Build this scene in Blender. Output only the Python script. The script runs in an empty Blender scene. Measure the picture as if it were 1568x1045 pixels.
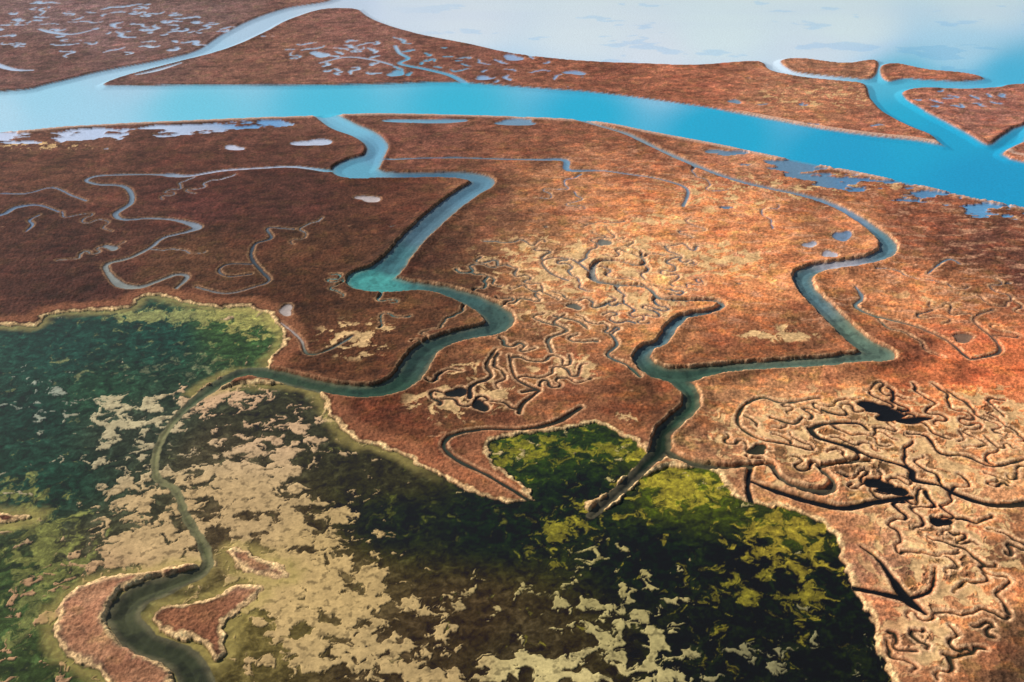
import bpy, math, numpy as np
from mathutils import Vector
f4=np.float32
# ---------------------------------------------------------------- camera model
H=250.0; PITCH=math.radians(30); F=1607.0; CX=784.0; CY=522.5
SP,CP=math.sin(PITCH),math.cos(PITCH)
def ground(px,py):
    """map-sheet coordinate -> metres on the ground plane"""
    b=-(py-CY)/F; s=H/(SP-b*CP)
    return (px-CX)/F*s, s*(CP+b*SP)
def tomap(X,Y):
    d=Y*CP+H*SP
    return CX+F*X/d, CY-F*(Y*SP-H*CP)/d
def mpp(py):
    return H/(SP+(py-CY)/F*CP)/F
# ---------------------------------------------------------------- terrain sheet
STEP=1.1
xs=np.arange(-60,1630,STEP); ys=np.arange(-25,1092,STEP)
gl=-60-np.cumsum(1.6*1.09**np.arange(1,62)); gr=1630+np.cumsum(1.6*1.09**np.arange(1,62))
xs=np.concatenate([gl[::-1],xs,gr])
gu=-25-np.cumsum(1.3*1.05**np.arange(1,55)); gu=gu[gu>-396]
gd=1092+np.cumsum(1.6*1.09**np.arange(1,56))
ys=np.concatenate([gu[::-1],ys,gd])
NX,NY=len(xs),len(ys)
PX,PY=np.meshgrid(xs,ys); 
WX,WY=ground(PX,PY)
rs=np.abs(np.gradient(WY[:,0]))[:,None].astype(f4)      # row spacing in metres
PX=PX.astype(f4);PY=PY.astype(f4);WX=WX.astype(f4);WY=WY.astype(f4)
ew=np.clip(0.5*rs,0.25,1.6); rw=np.clip(1.5*rs,1.0,6.0)
# ---------------------------------------------------------------- noise
rng=np.random.RandomState(7)
perm=rng.permutation(256); perm=np.concatenate([perm,perm]).astype(np.int32)
ang=rng.rand(256)*2*np.pi; GX=np.cos(ang).astype(f4); GY=np.sin(ang).astype(f4)
def perlin(x,y):
    xi=np.floor(x);yi=np.floor(y);xf=(x-xi).astype(f4);yf=(y-yi).astype(f4)
    xi=xi.astype(np.int32)&255; yi=yi.astype(np.int32)&255
    u=xf*xf*xf*(xf*(xf*6-15)+10); v=yf*yf*yf*(yf*(yf*6-15)+10)
    def g(a,b,dx,dy):
        h=perm[perm[a]+b]; return GX[h]*dx+GY[h]*dy
    a1=(xi+1)&255;b1=(yi+1)&255
    n0=g(xi,yi,xf,yf);n1=g(a1,yi,xf-1,yf);n2=g(xi,b1,xf,yf-1);n3=g(a1,b1,xf-1,yf-1)
    m0=n0+u*(n1-n0);m1=n2+u*(n3-n2)
    return (m0+v*(m1-m0))*1.5
def fbm(x,y,sc,o=3,off=0.0,g=0.5):
    r=0;a=1.0;fq=1.0/sc;t=0
    for i in range(o):
        r=r+a*perlin(x*fq+off+i*17.3,y*fq+off*1.7+i*9.1);t+=a;a*=g;fq*=2.03
    return r/t*1.3
def ss(x,a,b):
    t=np.clip((x-a)/(b-a),0,1);return t*t*(3-2*t)
def lin(c):
    c=np.array(c,dtype=float)/255.0
    return np.where(c<=0.04045,c/12.92,((c+0.055)/1.055)**2.4)
# ---------------------------------------------------------------- distance fields
CAP=16.0
def cr(pts,n=5,closed=False):
    P=np.array(pts,float);N=len(P);out=[]
    rngi=range(N if closed else N-1)
    for i in rngi:
        if closed: p0,p1,p2,p3=P[(i-1)%N],P[i],P[(i+1)%N],P[(i+2)%N]
        else: p0,p1,p2,p3=P[max(i-1,0)],P[i],P[i+1],P[min(i+2,N-1)]
        for k in range(n):
            t=k/n
            out.append(0.5*((2*p1)+(-p0+p2)*t+(2*p0-5*p1+4*p2-p3)*t*t+(-p0+3*p1-3*p2+p3)*t**3))
    if not closed: out.append(P[-1])
    return np.array(out)
def segdist(D,a,b,wa,wb,cap=CAP):
    """D=min(D, dist-width/2)   a,b map coords, w metres"""
    yt=min(a[1],b[1]); 
    if yt<-380: return
    m=(cap+max(wa,wb)/2)/mpp(max(yt-5,-380))+2
    x0=np.searchsorted(xs,min(a[0],b[0])-m);x1=np.searchsorted(xs,max(a[0],b[0])+m)
    y0=np.searchsorted(ys,yt-m);y1=np.searchsorted(ys,max(a[1],b[1])+m)
    if x1<=x0 or y1<=y0: return
    A=ground(*a[:2]);B=ground(*b[:2])
    X=WX[y0:y1,x0:x1]-A[0];Y=WY[y0:y1,x0:x1]-A[1]
    dx=B[0]-A[0];dy=B[1]-A[1];L=dx*dx+dy*dy+1e-9
    t=np.clip((X*dx+Y*dy)/L,0,1)
    d=np.sqrt((X-t*dx)**2+(Y-t*dy)**2)-(wa+(wb-wa)*t)/2
    V=D[y0:y1,x0:x1];np.minimum(V,d,out=V)
def newD(): return np.full((NY,NX),CAP,f4)
def line(D,pts,n=5,k=1.0):
    P=cr(pts,n)
    for i in range(len(P)-1):
        segdist(D,P[i],P[i+1],max(P[i][2]*k,1.5)*mpp(P[i][1]),max(P[i+1][2]*k,1.5)*mpp(P[i+1][1]))
def poly(pts,n=4):
    P=cr(pts,n,True) if n>1 else np.array(pts,float)
    D=newD();C=np.zeros((NY,NX+1),np.int16)
    for i in range(len(P)):
        a=P[i];b=P[(i+1)%len(P)]
        segdist(D,a,b,0,0)
        lo,hi=(a,b) if a[1]<b[1] else (b,a)
        r0=np.searchsorted(ys,lo[1]);r1=np.searchsorted(ys,hi[1])
        if r1>r0:
            rows=np.arange(r0,r1);xc=lo[0]+(ys[rows]-lo[1])/(hi[1]-lo[1])*(hi[0]-lo[0])
            np.add.at(C,(rows,np.searchsorted(xs,xc)),1)
    ins=(np.cumsum(C[:,:NX],axis=1)%2)==1
    return np.where(ins,-D,D)
def blobs(L):
    r=np.zeros((NY,NX),f4)
    for (x,y,rx,ry,a) in L: r+=a*np.exp(-(((PX-x)/rx)**2+((PY-y)/ry)**2))
    return r
def idw(S,soft=18.0,p=2.0):
    num=np.zeros((NY,NX,3),f4);den=np.zeros((NY,NX),f4)
    for (x,y,r,g,b) in S:
        w=1.0/(((PX-x)**2+((PY-y)*1.6)**2)+soft**2)**p*1e6
        c=lin((r,g,b));den+=w
        for k in range(3): num[...,k]+=w*c[k]
    return num/den[...,None]
# ---------------------------------------------------------------- open water
sea=poly([(530,-300),(528,-20),(545,10),(575,32),(640,52),(720,68),(790,83),(880,93),(960,97),(1060,100),(1120,96),(1165,95),
 (1180,108),(1225,118),(1290,125),(1325,130),(1332,150),(1352,172),(1395,195),(1425,207),(1442,222),(1500,262),(1568,290),(1800,330),(3500,400),(3500,-300)],3)
river=poly([(-2000,140),(-300,148),(0,141),(75,129),(150,111),(230,96),(300,79),(338,55),(385,31),(440,13),(500,3),(545,-12),(565,8),(552,15),
 (535,13),(490,15),(440,31),(400,52),(340,77),(260,98),(200,114),(158,129),(148,145),(-300,175),(-2000,170)],4)
chan=poly([(-2000,120),(-300,150),(0,143),(75,132),(150,132),(320,131),(470,131),(600,129),(690,126),(800,134),(900,141),(1000,153),(1100,168),
 (1200,187),(1300,204),(1400,215),(1443,222),(1500,225),(1540,232),(1568,240),(1800,262),(3500,330),(3500,620),(1800,352),(1568,318),(1500,305),(1400,283),(1300,262),(1200,243),
 (1100,222),(1000,203),(940,191),(880,184),(800,180),(700,177),(600,175),(520,176),(485,178),(400,181),(300,185),(190,190),(100,195),(0,203),(-300,215),(-2000,260)],3)
isl=[poly([(1195,93),(1230,90),(1290,97),(1338,92),(1345,103),(1333,121),(1290,119),(1230,113),(1208,107)]),
 poly([(1350,101),(1375,98),(1420,107),(1480,113),(1507,121),(1470,125),(1420,123),(1385,121),(1360,125),(1348,115)]),
 poly([(1385,140),(1420,135),(1480,137),(1530,134),(1568,129),(1800,126),(2500,120),(2500,160),(1700,160),(1568,192),(1537,207),(1512,222),(1480,204),(1430,178),(1388,153)]),
 poly([(1537,234),(1568,218),(1680,175),(2500,180),(2500,420),(1700,275),(1568,249),(1542,241)])]
sdc=np.minimum(np.minimum(sea,river),chan)
for s in isl: sdc=np.maximum(sdc,-s)
sdopen=sdc.copy()
# ---------------------------------------------------------------- traced creeks (x,y,width)
big=[
 [(495,175,30),(525,193,40),(560,208,36),(577,224,32),(572,240,32),(552,253,62),(545,262,66),(580,268,30),(640,269,22),(700,269,28),(735,275,34),(737,284,36),(720,294,36),(690,315,36),(655,345,38),(628,372,38),(608,396,40),(585,418,56),(565,430,68),(600,438,48),(640,440,26),(680,446,26),(730,464,36),(764,487,44),(752,505,40),(705,515,34),(662,530,38),(640,552,42),(622,580,44),(590,597,40),(540,600,34),(480,590,30),(420,575,30),(380,570,28),(350,580,24),(310,605,20),(280,630,15),(258,655,12),(240,690,12),(240,732,12),(268,750,13),(285,790,14),(308,830,16),(316,868,20),(265,893,40),(212,913,50),(190,945,48),(222,985,46),(275,1005,46),(300,1045,52),(310,1120,60)],
 [(885,184,8),(930,197,9),(965,208,9),(1010,230,9),(1060,252,10),(1120,275,10),(1180,290,11),(1240,303,13),(1290,322,15),(1335,350,18),(1360,375,24),(1350,392,24),(1310,403,22),(1260,410,24),(1230,422,28),(1236,445,28),(1265,475,30),(1300,510,34),(1325,530,38),(1350,544,40),(1310,549,28),(1250,556,26),(1150,562,24),(1090,568,28),(1040,576,44),(1005,570,36),(983,552,28),(990,536,20),(1013,525,16),(1030,500,17),(1050,486,14),(1090,478,10),(1106,468,8),(1090,462,7),(1040,462,7),(1010,458,7),(990,442,7),(940,437,9),(910,430,12),(908,415,8),(915,403,6),(945,401,6),(980,408,5),(985,398,5),(955,385,4)],
 [(1035,580,34),(1055,600,26),(1058,622,24),(1035,645,26),(1015,665,26),(1010,690,30),(985,715,22),(950,750,18),(905,790,14)],
 [(1015,690,16),(1060,711,12),(1110,718,10),(1150,714,8),(1180,715,8),(1195,735,8),(1230,750,14),(1265,755,16),(1275,738,8),(1255,718,8),(1280,712,7),(1330,708,8)],
]
small=[
 [(505,263,14),(450,256,8),(400,258,7),(340,262,8),(290,270,10),(262,269,20),(245,268,8),(200,268,6),(150,270,7),(132,277,7),(150,283,7),(185,285,8),(200,295,10),(200,312,10),(177,328,12),(190,337,8),(230,335,6),(270,338,9),(302,348,20),(285,356,8),(250,365,7),(230,380,8),(200,395,8),(165,405,10),(165,418,10),(185,437,20),(215,440,14),(250,428,9),(270,421,9),(287,425,9),(270,442,6)],
 [(450,352,3),(410,350,4),(415,365,6),(390,375,6),(385,395,7),(400,415,7),(412,430,6),(390,440,5),(345,450,5),(300,440,4)],
 [(385,405,5),(350,405,4),(335,415,4),(350,424,4),(385,420,5)],
 [(-60,300,4),(0,297,4),(40,297,4),(80,288,4),(110,300,4),(132,308,5)],
 [(-60,335,8),(0,330,10),(25,318,12),(60,315,5),(90,325,4)],
 [(40,355,3),(50,345,5),(45,338,4),(60,330,3)],
 [(575,246,7),(640,243,5),(700,242,6),(760,244,6),(820,245,8),(865,246,14),(870,261,12),(920,262,5),(960,267,5),(1010,275,5),(1052,290,7),(1046,316,8)],
 [(712,128,16),(690,116,14),(650,106,12),(612,98,10),(625,90,10),(612,82,9),(605,71,8)],
 [(600,100,6),(570,92,7),(530,88,6),(490,97,5)],
 [(208,115,5),(240,108,14),(277,97,4)],
 [(430,495,4),(460,520,5),(470,542,6),(500,538,5),(540,515,4)],
 [(890,625,8),(850,648,14),(800,658,8),(740,658,8),(692,668,10),(680,685,10),(700,705,9),(740,725,9),(775,745,9),(812,768,9)],
 [(1310,440,4),(1320,457,8),(1310,470,8),(1340,485,6),(1400,500,6),(1450,522,6),(1480,547,8),(1492,550,7),(1530,540,8),(1522,520,5),(1490,490,4),(1520,475,4)],
 [(1240,658,12),(1255,672,12),(1300,685,12),(1330,700,12),(1370,710,10),(1395,720,14),(1400,736,14),(1440,745,10),(1470,760,14),(1530,775,16),(1620,765,18)],
 [(1240,658,9),(1265,650,8),(1312,649,8),(1330,660,6)],
 [(1150,738,6),(1180,750,14),(1230,766,18),(1290,779,18),(1340,770,16),(1395,762,14)],
 [(1318,838,4),(1345,858,7),(1365,885,14),(1388,918,26),(1416,940,8)],[(1300,900,16),(1340,908,14),(1388,918,22)],[(1388,918,10),(1425,905,6),(1432,870,4)],
 [(1150,712,8),(1145,745,10),(1150,770,12)],
 [(850,485,5),(885,493,6),(900,504,5)],[(760,535,4),(745,560,6),(752,578,6),(722,592,7),(720,610,9)],[(800,602,8),(826,598,7),(800,620,8),(795,634,8)],
 [(935,512,5),(945,528,7),(930,545,6),(960,560,6),(980,578,7)],[(865,483,5),(848,495,6),(868,507,6),(840,520,6),(845,540,5)],
 [(900,415,5),(880,400,5),(850,395,4),(830,402,5),(845,420,5),(870,430,4)],[(1420,420,3),(1450,398,4),(1470,405,3)],
 [(1255,610,5),(1200,618,6),(1170,610,5),(1140,622,6),(1130,650,6),(1160,672,6),(1200,680,6),(1240,690,5)],
 [(1568,705,6),(1520,715,6),(1480,700,6),(1440,695,6),(1420,670,6),(1390,665,5)],
 [(780,545,4),(790,580,5),(825,598,6)],[(1180,640,5),(1215,650,6),(1230,640,4)],
 [(60,45,6),(80,50,14),(110,53,8),(140,47,5)],[(-20,95,20),(20,107,14),(50,108,6)],
]
e1=fbm(WX,WY,5,3,3.1); e2=fbm(WX,WY,26,3,3.9); far=1-ss(PY,150,420)
edge=(e1*(1-0.9*far)+e2*0.9*far).astype(f4)
Db=newD()
for l in big: line(Db,l)
Ds=newD()
for l in small: line(Ds,l,5,0.7)
for (x,y,rx,ry) in [(480,219,27,5),(358,227,14,3.5),(565,305,20,4),(655,186,52,3.6),(790,188,36,4),(1290,362,12,9),(1270,390,10,6),(438,476,11,7),
  (170,380,10,4),(785,89,15,4),(880,112,15,3),(1125,156,9,3),(1475,518,17,6),(1100,233,20,3),(607,113,14,4),(490,84,14,4),(740,120,14,2.5),
  (1338,624,24,8),(1362,636,26,8),(1398,644,26,5),(1345,742,20,8),(1370,752,22,7),(1240,375,9,5),(925,372,9,6),(880,470,10,5),(1160,690,16,7),(700,602,14,7),(735,622,12,8),(1440,800,14,8)]:
    th=np.linspace(0,2*np.pi,12,endpoint=False);k=1+0.25*np.sin(th*2+x)+0.16*np.sin(th*3+y)
    D=poly([(x+rx*np.cos(t)*q,y+ry*np.sin(t)*q) for t,q in zip(th,k)],3)
    np.minimum(Ds,D,out=Ds)
# grown tributaries: sine-generated meanders that stop when they meet another creek
occ={}
def mark(x,y,i): occ.setdefault((int(x//6),int(y//6)),[]).append((x,y,i))
def near(x,y,i,r):
    cx,cy=int(x//6),int(y//6)
    for a in (-1,0,1):
        for b in (-1,0,1):
            for (u,v,k) in occ.get((cx+a,cy+b),()):
                if k!=i and (u-x)**2+(v-y)**2<r*r: return True
    return False
for q,l in enumerate(big+small):
    for p in cr(l,8): 
        X,Y=ground(p[0],p[1]); mark(X,Y,-1-q)
r2=np.random.RandomState(21); cid=0; grown=[]
def region(cx,cy,rx,ry,n,w,ln,lam,om,gap=3.2,stop=1.8,taper=True,minlen=8):
    global cid
    made=0
    for _ in range(n*6):
        if made>=n: break
        t=r2.rand()*6.283;rr=math.sqrt(r2.rand());mx_,my_=cx+rx*rr*math.cos(t),cy+ry*rr*math.sin(t)
        X,Y=ground(mx_,my_)
        if near(X,Y,-999,gap): continue
        cid+=1;th0=r2.rand()*6.283;L=r2.uniform(*ln);la=r2.uniform(*lam);o=r2.uniform(*om);ph=r2.rand()*6.283;W=r2.uniform(*w)
        pts=[];d=0;st=1.4;dr=r2.randn()*0.008;p2=r2.rand()*6
        while d<L:
            oo=o*(0.65+0.45*math.sin(d/la*1.7+p2))
            th=th0+dr*d+oo*math.sin(2*math.pi*d/la+ph)+0.3*math.sin(2*math.pi*d/(la*.37)+ph*2)+0.15*math.sin(d*1.7)
            X+=st*math.cos(th);Y+=st*math.sin(th);d+=st
            mxx,myy=tomap(X,Y)
            if ((mxx-cx)/rx)**2+((myy-cy)/ry)**2>1.25: break
            pts.append((mxx,myy,X,Y,d))
            if near(X,Y,cid,stop): break
        if not pts or pts[-1][4]<minlen: continue
        made+=1
        T=pts[-1][4]
        for p in pts: mark(p[2],p[3],cid)
        for a,b in zip(pts[:-1],pts[1:]):
            if taper: wa=W*(0.35+0.65*a[4]/T);wb=W*(0.35+0.65*b[4]/T)
            else: wa=W*math.sin(math.pi*(0.1+0.8*a[4]/T))*(1+.3*math.sin(a[4]));wb=W*math.sin(math.pi*(0.1+0.8*b[4]/T))*(1+.3*math.sin(b[4]))
            grown.append((a,b,wa,wb))
region(900,430,185,85,32,(.8,1.5),(50,140),(16,28),(1.2,1.9),4.0,1.6,minlen=20)
region(860,540,90,50,8,(.8,1.4),(30,80),(16,26),(1.2,1.8),4.5,1.6,minlen=16)
region(740,590,80,45,6,(.8,1.4),(30,70),(16,26),(1.0,1.6),4.5,1.6,minlen=16)
region(1360,680,225,85,38,(.7,1.4),(40,130),(15,28),(1.1,1.9),3.8,1.6,minlen=18)
region(1360,680,225,85,20,(.5,.8),(12,40),(10,18),(1.1,1.7),3.2,1.4,minlen=9)
region(1450,860,115,125,26,(.7,1.3),(30,90),(13,22),(1.1,1.8),3.6,1.6,minlen=14)
region(1430,1000,70,60,8,(.7,1.2),(25,60),(12,20),(1.0,1.6),3.6,1.6,minlen=12)
region(1430,480,160,70,7,(.6,.9),(50,140),(20,34),(1.1,1.8),9,2,minlen=30)
region(230,350,240,85,6,(.6,.9),(50,120),(20,34),(1.1,1.8),10,2,minlen=30)
region(1010,310,230,50,5,(.6,.9),(50,120),(20,34),(1.1,1.8),10,2,minlen=30)
region(600,470,120,60,4,(.5,.8),(30,70),(18,30),(1.1,1.8),9,2,minlen=20)
region(150,45,190,42,65,(2.4,5.4),(8,55),(22,36),(1.3,2.0),8,5,taper=False,minlen=5)
region(560,88,120,30,30,(2.0,4.6),(10,44),(20,32),(1.3,2.0),7,4,taper=False,minlen=6)
region(780,106,110,20,14,(2.0,3.8),(8,26),(20,30),(1.2,1.9),7,4,taper=False,minlen=5)
region(1480,152,75,14,12,(1.8,3.6),(8,22),(18,28),(1.2,1.9),6,4,taper=False,minlen=5)
region(1250,180,150,30,7,(1.5,3.0),(6,16),(18,28),(1.2,1.9),9,4,taper=False,minlen=4)
Dg=newD()
for a,b,wa,wb in grown: segdist(Dg,a,b,wa,wb,7.0)
Dg=np.where(Dg>6.5,CAP,Dg)
lab=np.clip(blobs([(880,400,120,45,1.0),(1010,385,80,30,.8),(860,500,90,60,.9),(960,470,90,40,.5),(740,590,80,45,.8),(1380,690,200,80,1.1),(1180,650,80,50,.9),
   (1460,850,110,110,1.1),(1420,980,70,60,.8),(1530,640,80,60,.6),(850,560,60,50,.5)]),0,1)
wx=WX+5*fbm(WX,WY,14,2,11.0);wy=WY+5*fbm(WX,WY,14,2,23.0)
strip=np.clip(blobs([(40,212,90,9,1.),(160,207,80,9,1.),(280,200,70,8,1.),(390,191,60,6,1.),(1190,252,60,8,.9),(1260,268,60,9,1.),(1350,286,80,10,1.),(1450,305,70,10,1.),(1550,327,70,12,1.),(1110,235,50,6,.5),(640,186,60,4,.5)]),0,1)
stsd=(-0.05-fbm(WX*0.5,WY*1.2,18,4,41.0,0.6))*20+(1-ss(strip,0.15,0.5))*16
sds=np.minimum(np.minimum(Ds,Dg),stsd)
outm=np.maximum(ss(np.abs(PX-784),900,1100),ss(PY,1090,1200))
sds=np.minimum(sds,np.abs(fbm(wx,wy,60,2,77.0))*45-2+(1-outm)*20)
sdc=np.minimum(sdc+edge*0.8,Db+edge*0.8)
sds=sds+edge*0.45*(1-far*.7)
sdw=np.minimum(sdc,sds)
# ---------------------------------------------------------------- shallow foreground pans
pond=poly([(-2000,520),(-300,505),(0,498),(55,498),(75,482),(150,476),(200,470),(225,453),(270,461),(330,471),(380,470),(415,485),(436,510),(432,530),(412,552),(400,568),(345,575),(300,600),
 (330,598),(380,588),(470,592),(495,615),(510,645),(540,672),(600,690),(660,722),(720,752),(775,770),(818,766),(802,745),(768,718),(745,692),(755,674),(830,662),(880,656),(910,650),(950,665),(985,688),(1000,705),(1025,702),(1060,712),(1095,722),
 (1112,742),(1142,768),(1200,776),(1260,802),(1288,850),(1306,890),(1328,940),(1345,990),(1372,1045),(1420,1150),(1500,1500),(1500,4000),(-2000,4000)],3)
bl=[poly([(80,945),(115,905),(170,885),(225,876),(290,866),(306,876),(295,886),(250,886),(200,900),(168,930),(172,965),(205,998),(250,1015),(262,1045),(250,1120),(190,1120),(150,1030),(100,1000)],3),
 poly([(238,938),(262,926),(310,922),(345,906),(385,898),(402,903),(380,928),(350,950),(347,985),(335,1012),(318,1000),(300,985),(255,972),(232,955)],3),
 poly([(350,845),(380,845),(432,868),(442,884),(412,886),(372,872)]),poly([(-60,780),(0,785),(44,787),(46,795),(0,801),(-60,805)]),
 poly([(890,775),(930,752),(978,720),(1000,712),(1006,716),(985,729),(950,760),(912,790)],3),
 poly([(965,722),(1005,702),(1055,710),(1060,718),(1020,716),(985,730)],3)]
for s in bl: pond=np.maximum(pond,-s)
pond=pond+e1*1.5+fbm(WX,WY,14,3,4.4)*1.8
# ---------------------------------------------------------------- heights and colours
vegn=fbm(WX,WY,1.7,2,51.0,.7); vegm=fbm(WX,WY,7,3,61.0,.6); vegl=fbm(WX,WY,38,3,71.0)
white=rng.rand(NY,NX).astype(f4)-0.5
marshS=[(100,30,118,84,80),(300,25,112,78,70),(60,90,105,66,56),(400,90,122,74,52),(550,50,128,78,62),(700,95,120,68,48),(900,120,132,72,42),(1050,130,150,82,46),(1250,155,170,105,62),(1350,195,150,88,58),(1480,155,150,92,72),(1270,105,150,95,60),(1440,115,160,90,55),
 (100,250,98,58,40),(300,240,90,50,35),(50,350,76,42,30),(300,310,84,42,34),(450,310,74,40,30),(100,420,70,38,28),(300,390,88,54,32),(480,380,84,50,28),(450,440,74,42,22),(600,310,90,50,32),(200,350,80,45,32),
 (650,215,118,68,48),(800,220,124,72,45),(1000,250,130,78,48),(660,400,74,44,28),(740,310,105,66,42),(850,290,148,95,58),(1000,330,180,110,62),(1150,350,190,118,68),(1250,290,122,74,46),(1150,240,150,95,62),(1400,340,112,64,42),(1500,380,92,54,40),(1500,440,135,83,48),(1400,460,172,108,62),(1560,420,85,50,38),(1450,350,105,62,42),(1300,350,150,95,58),
 (700,430,92,58,34),(850,420,165,112,68),(1000,400,190,126,74),(1150,440,182,112,62),(1250,500,112,68,40),(1150,520,116,68,38),(900,570,120,72,42),(600,480,88,52,28),(560,560,88,50,25),(560,640,92,48,25),(620,670,108,58,30),(700,650,98,58,32),(960,600,95,55,30),(1000,645,95,55,30),(820,480,130,84,50),(950,500,155,100,56),(1400,540,115,62,36),
 (1150,640,165,112,68),(1300,640,172,116,68),(1450,620,190,112,60),(1530,560,180,92,46),(1450,570,160,84,42),(1300,740,165,112,68),(1500,700,180,122,74),(1450,850,180,122,76),(1530,900,175,112,64),(1562,960,90,60,36),(1566,860,98,64,40),(1562,1030,80,54,34),(1400,960,160,105,64),(1330,880,155,106,72),(1480,1000,150,98,58),(1080,690,135,94,58),
 (150,1000,150,110,78),(290,950,95,58,35),(130,920,155,115,82),(400,870,140,100,72),(20,790,90,50,32),(960,735,110,75,40)]
openS=[(0,170,180,220,238),(60,155,160,215,236),(100,185,165,215,236),(300,158,112,205,228),(500,155,76,194,222),(700,152,55,188,218),(900,165,34,180,216),(1100,195,16,174,212),(1300,230,4,166,208),(1500,275,0,160,204),(200,105,175,212,232),(300,85,170,208,230),(400,45,185,212,232),(520,5,205,220,236),(700,30,226,236,250),(900,50,226,238,252),(1100,50,222,238,252),(1300,40,222,238,253),(1500,10,216,236,250),(1480,70,180,222,242),(1545,108,75,188,224),(1380,130,90,192,220),(1380,165,40,178,214),(1450,195,20,170,210),(1250,75,218,232,248),(700,-60,228,240,252),(1200,-60,228,240,253),(620,15,222,234,248),(1000,80,225,234,248)]  # pale sea and left channel: sky reflection and sun glint painted into bed colour
waterS=[(525,195,120,188,212),(570,230,105,162,188),(545,262,98,168,190),(650,268,70,116,142),(735,280,92,132,150),(650,345,80,112,125),(600,400,62,108,112),(570,430,74,156,148),(700,455,60,92,86),(765,490,64,90,80),(650,540,50,74,62),(590,600,44,72,54),(450,585,54,74,50),(330,600,68,82,52),(240,700,112,112,70),(290,800,95,97,60),(220,920,70,72,46),(260,1000,56,60,38),
 (950,205,125,150,165),(1200,295,105,140,165),(1360,370,88,124,134),(1240,430,82,112,116),(1320,530,96,116,98),(1200,558,98,118,98),(1050,580,60,86,68),(1055,620,50,74,54),(1010,680,26,40,24),(950,750,16,26,12),(1030,500,74,106,115),(910,410,120,124,122),(850,500,104,98,80),(930,370,125,120,105),(820,400,120,112,96),(1200,740,16,19,9),(1400,740,14,16,8),(1380,910,10,13,7),(1350,628,8,9,7),(1390,645,8,9,7),(1350,745,12,13,7),(1150,650,60,56,36),(720,600,24,24,14),(740,560,70,58,40),(820,650,44,40,25),(1450,860,50,44,28),(1500,650,70,60,42),(1440,800,15,15,10),(1280,700,24,24,16),(1430,1000,50,44,28),(1530,830,60,50,34),
 (200,300,110,128,142),(190,435,135,138,130),(300,350,132,142,152),(30,320,105,128,152),(400,400,55,66,72),(480,219,195,202,220),(358,227,200,202,218),(565,305,195,180,175),(438,476,175,160,150),(150,45,178,200,226),(300,60,178,200,226),(40,212,204,214,236),(200,205,195,210,234),(390,191,110,162,208),(560,85,175,198,220),(785,95,155,178,210),(1290,362,115,138,162),(1270,390,190,185,190),(1475,518,130,100,78),(1350,290,90,138,176),(1500,315,100,158,198),(1450,150,135,175,210),(1480,540,75,70,60),(870,255,110,148,172),(650,105,95,170,200),(240,108,200,216,232)]  # blue-grey creek and pool samples have sky reflection painted into the colour
pondS=[(100,540,20,52,40),(250,515,16,48,36),(50,640,20,46,34),(60,740,20,48,34),(150,600,28,56,36),(350,500,48,72,34),(200,650,40,48,34),(350,700,58,52,34),(450,650,46,45,28),(600,720,40,38,22),(600,800,20,28,6),(750,800,15,27,5),(850,700,34,50,8),(900,760,15,27,5),(1050,740,66,74,10),(1000,850,12,22,6),(1150,850,11,18,6),(1250,900,14,22,8),(1100,1000,15,21,8),(1250,1020,17,23,10),(700,950,56,44,27),(500,900,84,70,42),(600,1000,60,48,30),(800,1000,50,42,26),(50,900,44,60,28),(50,1000,44,58,28),(400,950,90,78,40),(400,820,74,60,38),(150,850,60,58,38),(1200,800,46,54,10)]
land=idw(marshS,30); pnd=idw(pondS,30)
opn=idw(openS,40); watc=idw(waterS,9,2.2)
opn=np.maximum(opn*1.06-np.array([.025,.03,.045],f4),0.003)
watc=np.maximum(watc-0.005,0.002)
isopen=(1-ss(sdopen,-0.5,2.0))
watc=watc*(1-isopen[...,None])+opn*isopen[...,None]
def L(c): return lin(c).astype(f4)
def mix(c,col,m):
    m=m[...,None]; return c*(1-m)+col*m
east=ss(PX+0.3*(PY-500),480,950); 
land=land*(1.02+0.50*east*ss(PY,170,300)+0.12*(1-ss(PY,170,300)))[...,None]
con=np.exp(0.45*vegl+0.52*vegm+0.40*vegn+0.30*white)
land=land*con[...,None]
red=ss(fbm(WX,WY,22,3,81.0),0.05,0.55)*0.45
land=mix(land,land*np.array([1.05,.74,.78],f4),red)
org=ss(fbm(WX*0.8+WY*0.3,WY*1.2,10,5,85.0,.68),0.0,0.35)*(0.25+0.75*east)*0.75
land=mix(land,land*np.array([1.7,1.35,.95],f4),org)
grn=ss(fbm(WX,WY,12,4,89.0,.65),0.05,0.4)*0.6
land=mix(land,land*np.array([.92,1.18,.8],f4),grn)
drk=ss(fbm(WX*0.7-WY*0.3,WY*1.3,14,5,93.0,.68),0.0,0.35)*0.72
land=mix(land,land*np.array([.48,.47,.52],f4),drk)
salt=ss(fbm(WX*0.55+WY*.2,WY*1.5,9,5,143.0,.68)-0.1,0.0,0.3)*ss(PX,700,950)*ss(PY,200,260)*(1-ss(PY,470,540))*0.55
land=mix(land,L((208,150,110))*(1+0.4*vegn+0.3*white)[...,None],salt)
sw=np.sin(fbm(WX,WY*1.4,75,2,99.0)*46+fbm(WX,WY,12,2,98.)*2.0)
land=land*(1+0.16*sw*ss(fbm(WX,WY,60,1,97.),-.15,.25))[...,None]
lum=land@np.array([.3,.6,.1],f4);sat=0.08+0.12*(1-ss(PY,120,300));land=land*(1-sat)[...,None]+(lum*sat)[...,None]
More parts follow.
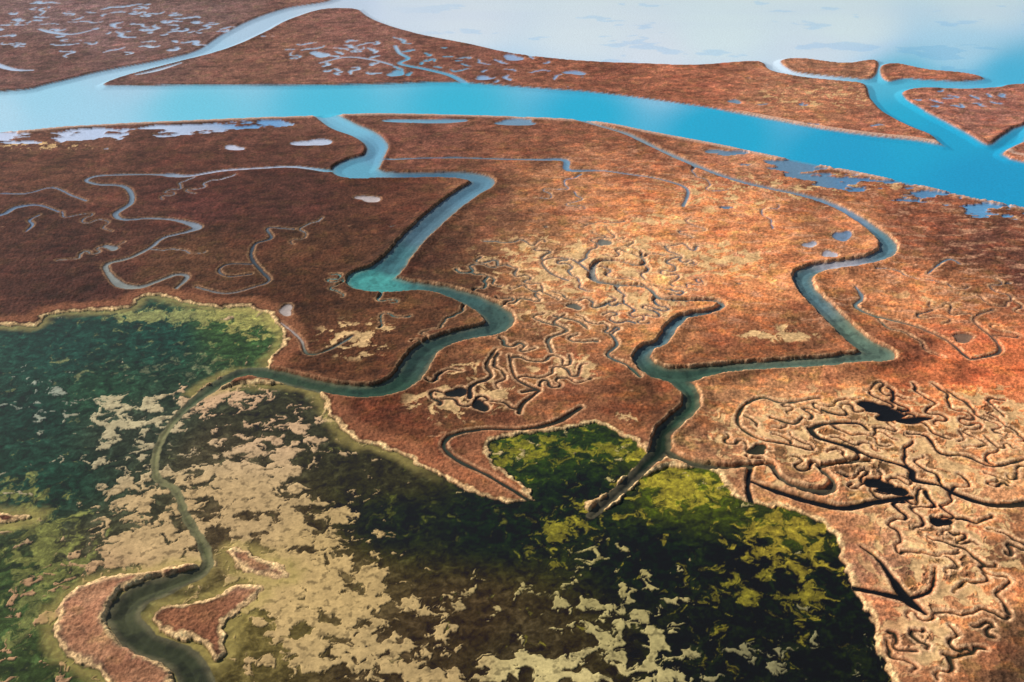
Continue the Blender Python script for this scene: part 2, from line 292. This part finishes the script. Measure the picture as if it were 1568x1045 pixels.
# bare silt pans
panb=np.clip(blobs([(900,400,150,40,1.),(1120,400,60,25,.9),(980,470,60,22,1.),(875,565,50,16,1.3),(1190,510,60,14,.9),(550,520,60,28,.9),(690,615,60,30,1.),(760,600,30,20,.8),(1300,680,230,80,.9),(1440,850,120,120,.85),(1530,640,50,40,.8),(1400,980,60,60,.7),(960,640,20,10,.7),(1000,340,90,10,.5),(1100,300,150,30,.5),(700,560,30,12,.8),(60,225,100,8,.5),(1300,280,150,20,.4),(1250,150,150,25,.4),(1420,460,80,30,.35),(850,480,100,60,.4)]),0,1)
pann=fbm(wx+30,wy*1.15,10,5,95.0,.65)
pan=ss(pann+panb*0.55-0.36,0,0.10)*ss(panb,0.12,0.4)*ss(sdw,.5,1.2)
land=mix(land,L((220,180,124))*(1+0.5*vegm+0.25*white+0.3*vegn)[...,None],pan*0.8)
wetp=ss(-pann+panb*0.3-0.38,0,0.10)*ss(panb,0.5,0.8)
land=mix(land,L((62,54,32))*(1+0.5*vegm)[...,None],wetp*0.7*ss(PY,560,620))
# dry crest along the creeks
face=1-ss(sdw,0.1,0.5)
land=mix(land,L((80,56,40)),face*0.35*(1-far))  # dark wet mud on bank sides, also painting in their shade
rimA=ss(sdw,0.25,0.6)*(1-ss(sdw,0.9,2.0))
rk=np.clip(0.22+0.5*lab+0.5*ss(edge+vegm*.5,-.2,.5)*ss(PX,400,1000),0,1)*(1-0.6*far)
land=mix(land,L((230,180,132))*(1+0.5*white+0.6*vegn)[...,None],np.clip(rimA*rk,0,1))
big_r=ss(chan,0.0,0.5)*(1-ss(chan,3,7))*ss(PY,165,180)
land=mix(land,L((216,176,152)),big_r*0.75)
rimP=ss(pond,-0.3,0.5)*(1-ss(pond,1.0,2.4+1.5*vegm))
land=mix(land,L((236,196,138))*(1+0.5*white+0.5*vegn)[...,None],np.clip(rimP*(0.7+0.6*vegm),0,1))
rimP2=ss(pond,2.,3.5)*(1-ss(pond,7,12))
land=mix(land,L((180,115,78))*(1+0.5*white)[...,None],rimP2*0.35)
# pan floor
px_=WX+4*fbm(WX,WY,9,3,101.0,.6);py_=WY+4*fbm(WX,WY,9,3,103.0,.6)
sn=fbm(px_,py_*1.3,8.5,5,107.0,0.6)+0.25*fbm(WX,WY,30,1,109.0)
sb=blobs([(200,620,80,40,.45),(350,605,90,22,.85),(180,690,60,70,.45),(250,780,90,90,.75),(380,740,70,60,.55),(400,790,80,60,.65),(500,870,110,70,.8),(560,930,60,60,.75),(230,850,80,40,.75),(470,960,60,50,.55),(430,690,60,50,.55),(700,930,60,40,.5),(930,850,70,40,.65),(960,950,90,60,.55),(620,1020,160,40,.75),(850,1030,150,35,.75),(1180,1010,60,30,.5),(600,740,50,25,.4),(50,600,50,30,.4),(120,960,60,80,.6),(400,900,40,60,.6),
  (750,800,150,60,-.6),(1120,830,120,70,-.5),(620,790,60,40,-.4),(60,520,150,50,-.7),(250,520,100,40,-.5),(40,700,70,60,-.4),(1250,930,60,100,-.3)])
sand=ss(sn+sb*0.75-0.43,0,0.07)
patchy=fbm(px_-20,py_*1.2,5,5,119.0,.65)
pc=np.maximum(pnd*1.25*np.exp(1.5*patchy+0.45*vegn+0.35*vegl+0.3*white)[...,None]-np.array([.006,.008,.010],f4),.0015)
ab=np.clip(blobs([(800,690,60,30,.7),(870,690,120,40,.3),(960,690,50,25,.55),(1040,745,75,36,1.1),(1210,812,90,50,.9),(1120,900,80,40,.55),(1240,910,50,60,.55),(100,850,80,60,.65),(40,780,60,60,.7),(50,950,70,90,.6),(840,830,50,40,.55),(390,495,55,25,.95),(220,485,90,14,.8),(300,560,80,25,.5),(640,785,120,30,.4),(1100,1000,100,40,.3),(330,480,100,12,.8),(900,790,60,30,.5),(120,560,120,30,.3)]),0,1.2)
an=fbm(px_+50,py_,7,5,113.0,0.7)
alg=ss(an+ab*0.8-0.42,0,0.25)
algc=idw([(870,690,128,120,26),(1040,745,158,142,40),(1210,812,150,130,38),(100,850,112,112,52),(40,950,108,110,55),(390,495,156,148,76),(220,485,142,142,80),(1120,900,118,108,28),(640,785,70,72,18),(250,560,96,102,70)],30)
pc=mix(pc,algc*np.exp(1.1*patchy+0.5*vegn+0.4*white)[...,None],np.clip(alg,0,1)*0.88)
sandc=idw([(200,640,186,170,130),(350,605,206,166,126),(300,800,190,158,110),(520,880,194,162,106),(650,1010,188,158,106),(930,870,172,156,96),(960,950,174,158,102),(850,1030,196,176,118),(1200,1010,128,120,82),(120,960,184,140,102),(50,600,150,155,135)],40)
sfine=ss(fbm(WX,WY,3.0,3,127.0,.6),0.12,0.45)*0.5
pc=mix(pc,sandc*((1+0.3*vegm+0.18*vegn+0.15*white+0.15*vegl)*(1-sfine))[...,None],sand*0.96)
shore=(1-ss(-pond,1.0,7.0))*ss(-pond,-0.5,1.)
pc=mix(pc,L((172,152,82))*np.exp(.5*patchy)[...,None],shore*0.55*(1-ss(PX,600,700)))
# compose
inp=1-ss(pond,-0.3,0.3)
col=mix(land,pc,inp)
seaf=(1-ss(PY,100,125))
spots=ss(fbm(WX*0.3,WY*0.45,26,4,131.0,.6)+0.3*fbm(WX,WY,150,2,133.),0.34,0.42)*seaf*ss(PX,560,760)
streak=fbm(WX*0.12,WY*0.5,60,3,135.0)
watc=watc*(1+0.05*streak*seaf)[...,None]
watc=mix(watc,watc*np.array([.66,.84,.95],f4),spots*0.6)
inw_b=1-ss(sdc,-ew,ew); inw_s=1-ss(sds,-ew,ew*.9)
shal=(1-ss(-sdc,0.3,2.8))*(sdc<0.4)
wc2=mix(watc,watc*0.6+L((156,140,104))*0.42,shal*0.65*(PY>170))
patch=ss(fbm(WX,WY,7,4,141.0,.6),0.02,0.35)*ss(PY,300,480)*0.6*(1-ss(sdc,0.2,.6))
wc2=mix(wc2,wc2*0.38,patch)
wc2=wc2*(1+0.25*vegm*ss(PY,250,400))[...,None]
inw=np.maximum(inw_b,inw_s*np.where(pond<0,0,1))
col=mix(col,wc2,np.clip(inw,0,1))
col=np.clip(col,0.0015,0.9)
# height
hb=0.4+0.85*(1-ss(sdc,1.5,8))
zl=0.15+hb*ss(sdw/rw,0.0,1.0)
zl=zl*(0.35+0.65*ss(pond,-0.2,2.0))
zl=zl-0.2*pan*ss(sdw,1,3)-0.3*wetp+0.22*vegn*ss(sdw,0.3,1.2)*(1-pan)*(1-.7*far)+0.22*vegm*(1-.6*far)+0.08*white*(1-pan)*(1-far)
levee=ss(sdw,0.6,1.8)*(1-ss(sdw,3,8));zl=zl+0.06*levee
zl=np.maximum(zl,0.04)
zp=-0.22+0.27*sand+0.05*vegm
z=np.where(pond<0,zp,zl)
zw_b=-np.minimum(0.1+0.25*np.maximum(-sdc,0),1.6)
zw_s=-np.minimum(0.05+0.2*np.maximum(-sds,0),0.4)
z=np.where(sdc<0,np.minimum(z,zw_b),z)
z=np.where((sds<0)&(pond>0),np.minimum(z,zw_s),z).astype(f4)
vegmask=np.clip((1-inp)*(1-inw)*(1-0.6*pan),0,1)
# ---------------------------------------------------------------- mesh
def sheet(name,X,Y,Z):
    ny,nx=X.shape
    me=bpy.data.meshes.new(name)
    co=np.stack([X,Y,Z],-1).reshape(-1,3).astype(f4)
    idx=np.arange(ny*nx,dtype=np.int32).reshape(ny,nx)
    q=np.stack([idx[1:,:-1],idx[1:,1:],idx[:-1,1:],idx[:-1,:-1]],-1).reshape(-1,4)
    me.vertices.add(len(co));me.vertices.foreach_set('co',co.ravel())
    me.loops.add(q.size);me.loops.foreach_set('vertex_index',q.ravel())
    me.polygons.add(len(q));me.polygons.foreach_set('loop_start',np.arange(0,q.size,4,dtype=np.int32))
    me.polygons.foreach_set('loop_total',np.full(len(q),4,np.int32))
    me.polygons.foreach_set('use_smooth',np.ones(len(q),bool))
    me.update(calc_edges=True)
    ob=bpy.data.objects.new(name,me);bpy.context.collection.objects.link(ob);return ob
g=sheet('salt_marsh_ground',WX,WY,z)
a=g.data.attributes.new('silt','FLOAT_COLOR','POINT')  # colour of land and beds, including the reflections painted into the water
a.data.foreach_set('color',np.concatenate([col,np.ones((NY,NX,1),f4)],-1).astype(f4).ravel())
a=g.data.attributes.new('veg','FLOAT','POINT');a.data.foreach_set('value',vegmask.astype(f4).ravel())
wxs=np.concatenate([np.linspace(-6000,-700,8),np.linspace(-600,600,13),np.linspace(700,6000,8)])
wys=np.concatenate([np.linspace(-200,1500,18),np.geomspace(1700,28000,20)])
A,B=np.meshgrid(wxs,wys[::-1]);A=A*np.maximum(1,B/3000)
w=sheet('lagoon_water',A,B,np.zeros_like(A))
# ---------------------------------------------------------------- materials
def mat(name):
    m=bpy.data.materials.new(name);m.use_nodes=True;nt=m.node_tree
    for n in list(nt.nodes): nt.nodes.remove(n)
    return m,nt,nt.nodes,nt.links
m,nt,N,LK=mat('marsh_surface')
out=N.new('ShaderNodeOutputMaterial');bs=N.new('ShaderNodeBsdfPrincipled')
bs.inputs['Roughness'].default_value=0.9;bs.inputs['Specular IOR Level'].default_value=0.15
at=N.new('ShaderNodeAttribute');at.attribute_name='silt'
av=N.new('ShaderNodeAttribute');av.attribute_name='veg'
tc=N.new('ShaderNodeTexCoord')
n1=N.new('ShaderNodeTexNoise');n1.inputs['Scale'].default_value=0.7;n1.inputs['Detail'].default_value=5;n1.inputs['Roughness'].default_value=0.7
LK.new(tc.outputs['Object'],n1.inputs['Vector'])
mr=N.new('ShaderNodeMapRange');mr.inputs['From Min'].default_value=0.3;mr.inputs['From Max'].default_value=0.7;mr.inputs['To Min'].default_value=0.42;mr.inputs['To Max'].default_value=1.7
LK.new(n1.outputs['Fac'],mr.inputs['Value'])
mx=N.new('ShaderNodeMix');mx.data_type='FLOAT';mx.inputs[2].default_value=1.0
ad=N.new('ShaderNodeMath');ad.operation='MULTIPLY_ADD';ad.inputs[1].default_value=0.65;ad.inputs[2].default_value=0.25
LK.new(av.outputs['Fac'],ad.inputs[0]);LK.new(ad.outputs[0],mx.inputs[0]);LK.new(mr.outputs[0],mx.inputs[3])
vm=N.new('ShaderNodeVectorMath');vm.operation='SCALE'
LK.new(at.outputs['Color'],vm.inputs[0]);LK.new(mx.outputs[0],vm.inputs['Scale']);LK.new(vm.outputs[0],bs.inputs['Base Color'])
bu=N.new('ShaderNodeBump');bu.inputs['Distance'].default_value=0.2
LK.new(n1.outputs['Fac'],bu.inputs['Height']);LK.new(av.outputs['Fac'],bu.inputs['Strength']);LK.new(bu.outputs[0],bs.inputs['Normal'])
LK.new(bs.outputs[0],out.inputs[0]);g.data.materials.append(m)
m,nt,N,LK=mat('clear_shallow_water')
out=N.new('ShaderNodeOutputMaterial');tr=N.new('ShaderNodeBsdfTransparent');gl_=N.new('ShaderNodeBsdfGlossy');gl_.inputs['Roughness'].default_value=0.12
fr=N.new('ShaderNodeFresnel');ge=N.new('ShaderNodeNewGeometry')
io=N.new('ShaderNodeMix');io.data_type='FLOAT';io.inputs[2].default_value=1.33;io.inputs[3].default_value=1/1.33
LK.new(ge.outputs['Backfacing'],io.inputs[0]);LK.new(io.outputs[0],fr.inputs['IOR'])
ms=N.new('ShaderNodeMixShader');tc=N.new('ShaderNodeTexCoord')
mp=N.new('ShaderNodeMapping');mp.inputs['Scale'].default_value=(0.5,0.25,1);mp.inputs['Rotation'].default_value=(0,0,0.5)
n1=N.new('ShaderNodeTexNoise');n1.inputs['Scale'].default_value=0.6;n1.inputs['Detail'].default_value=3
bu=N.new('ShaderNodeBump');bu.inputs['Strength'].default_value=0.25;bu.inputs['Distance'].default_value=0.15
LK.new(tc.outputs['Object'],mp.inputs[0]);LK.new(mp.outputs[0],n1.inputs['Vector']);LK.new(n1.outputs['Fac'],bu.inputs['Height'])
LK.new(bu.outputs[0],gl_.inputs['Normal']);LK.new(fr.outputs[0],ms.inputs[0]);LK.new(tr.outputs[0],ms.inputs[1]);LK.new(gl_.outputs[0],ms.inputs[2])
LK.new(ms.outputs[0],out.inputs[0]);w.data.materials.append(m)
# ---------------------------------------------------------------- light
EL=math.radians(34);AZ=math.radians(-60)
sd=Vector((math.sin(AZ)*math.cos(EL),math.cos(AZ)*math.cos(EL),math.sin(EL)))
W=bpy.data.worlds.new('World');bpy.context.scene.world=W;W.use_nodes=True
nt=W.node_tree;bg=nt.nodes['Background'];sk=nt.nodes.new('ShaderNodeTexSky');sk.sky_type='NISHITA';sk.sun_disc=False
sk.sun_elevation=EL;sk.sun_rotation=AZ;nt.links.new(sk.outputs[0],bg.inputs[0]);bg.inputs[1].default_value=0.065
sl=bpy.data.lights.new('sun','SUN');sl.energy=5.0;sl.angle=math.radians(0.5);sl.color=(1,.97,.92)
so=bpy.data.objects.new('sun',sl);bpy.context.collection.objects.link(so);so.rotation_euler=(-sd).to_track_quat('-Z','Y').to_euler();so.location=(0,0,400)
cam=bpy.data.cameras.new('camera');co=bpy.data.objects.new('camera',cam);bpy.context.collection.objects.link(co)
co.location=(0,0,H);co.rotation_euler=(math.pi/2-PITCH,0,0)
cam.sensor_width=36;cam.lens=36*F/1568;cam.clip_start=1;cam.clip_end=60000
S=bpy.context.scene;S.camera=co;S.view_settings.view_transform='Standard';S.view_settings.look='None';S.view_settings.exposure=0
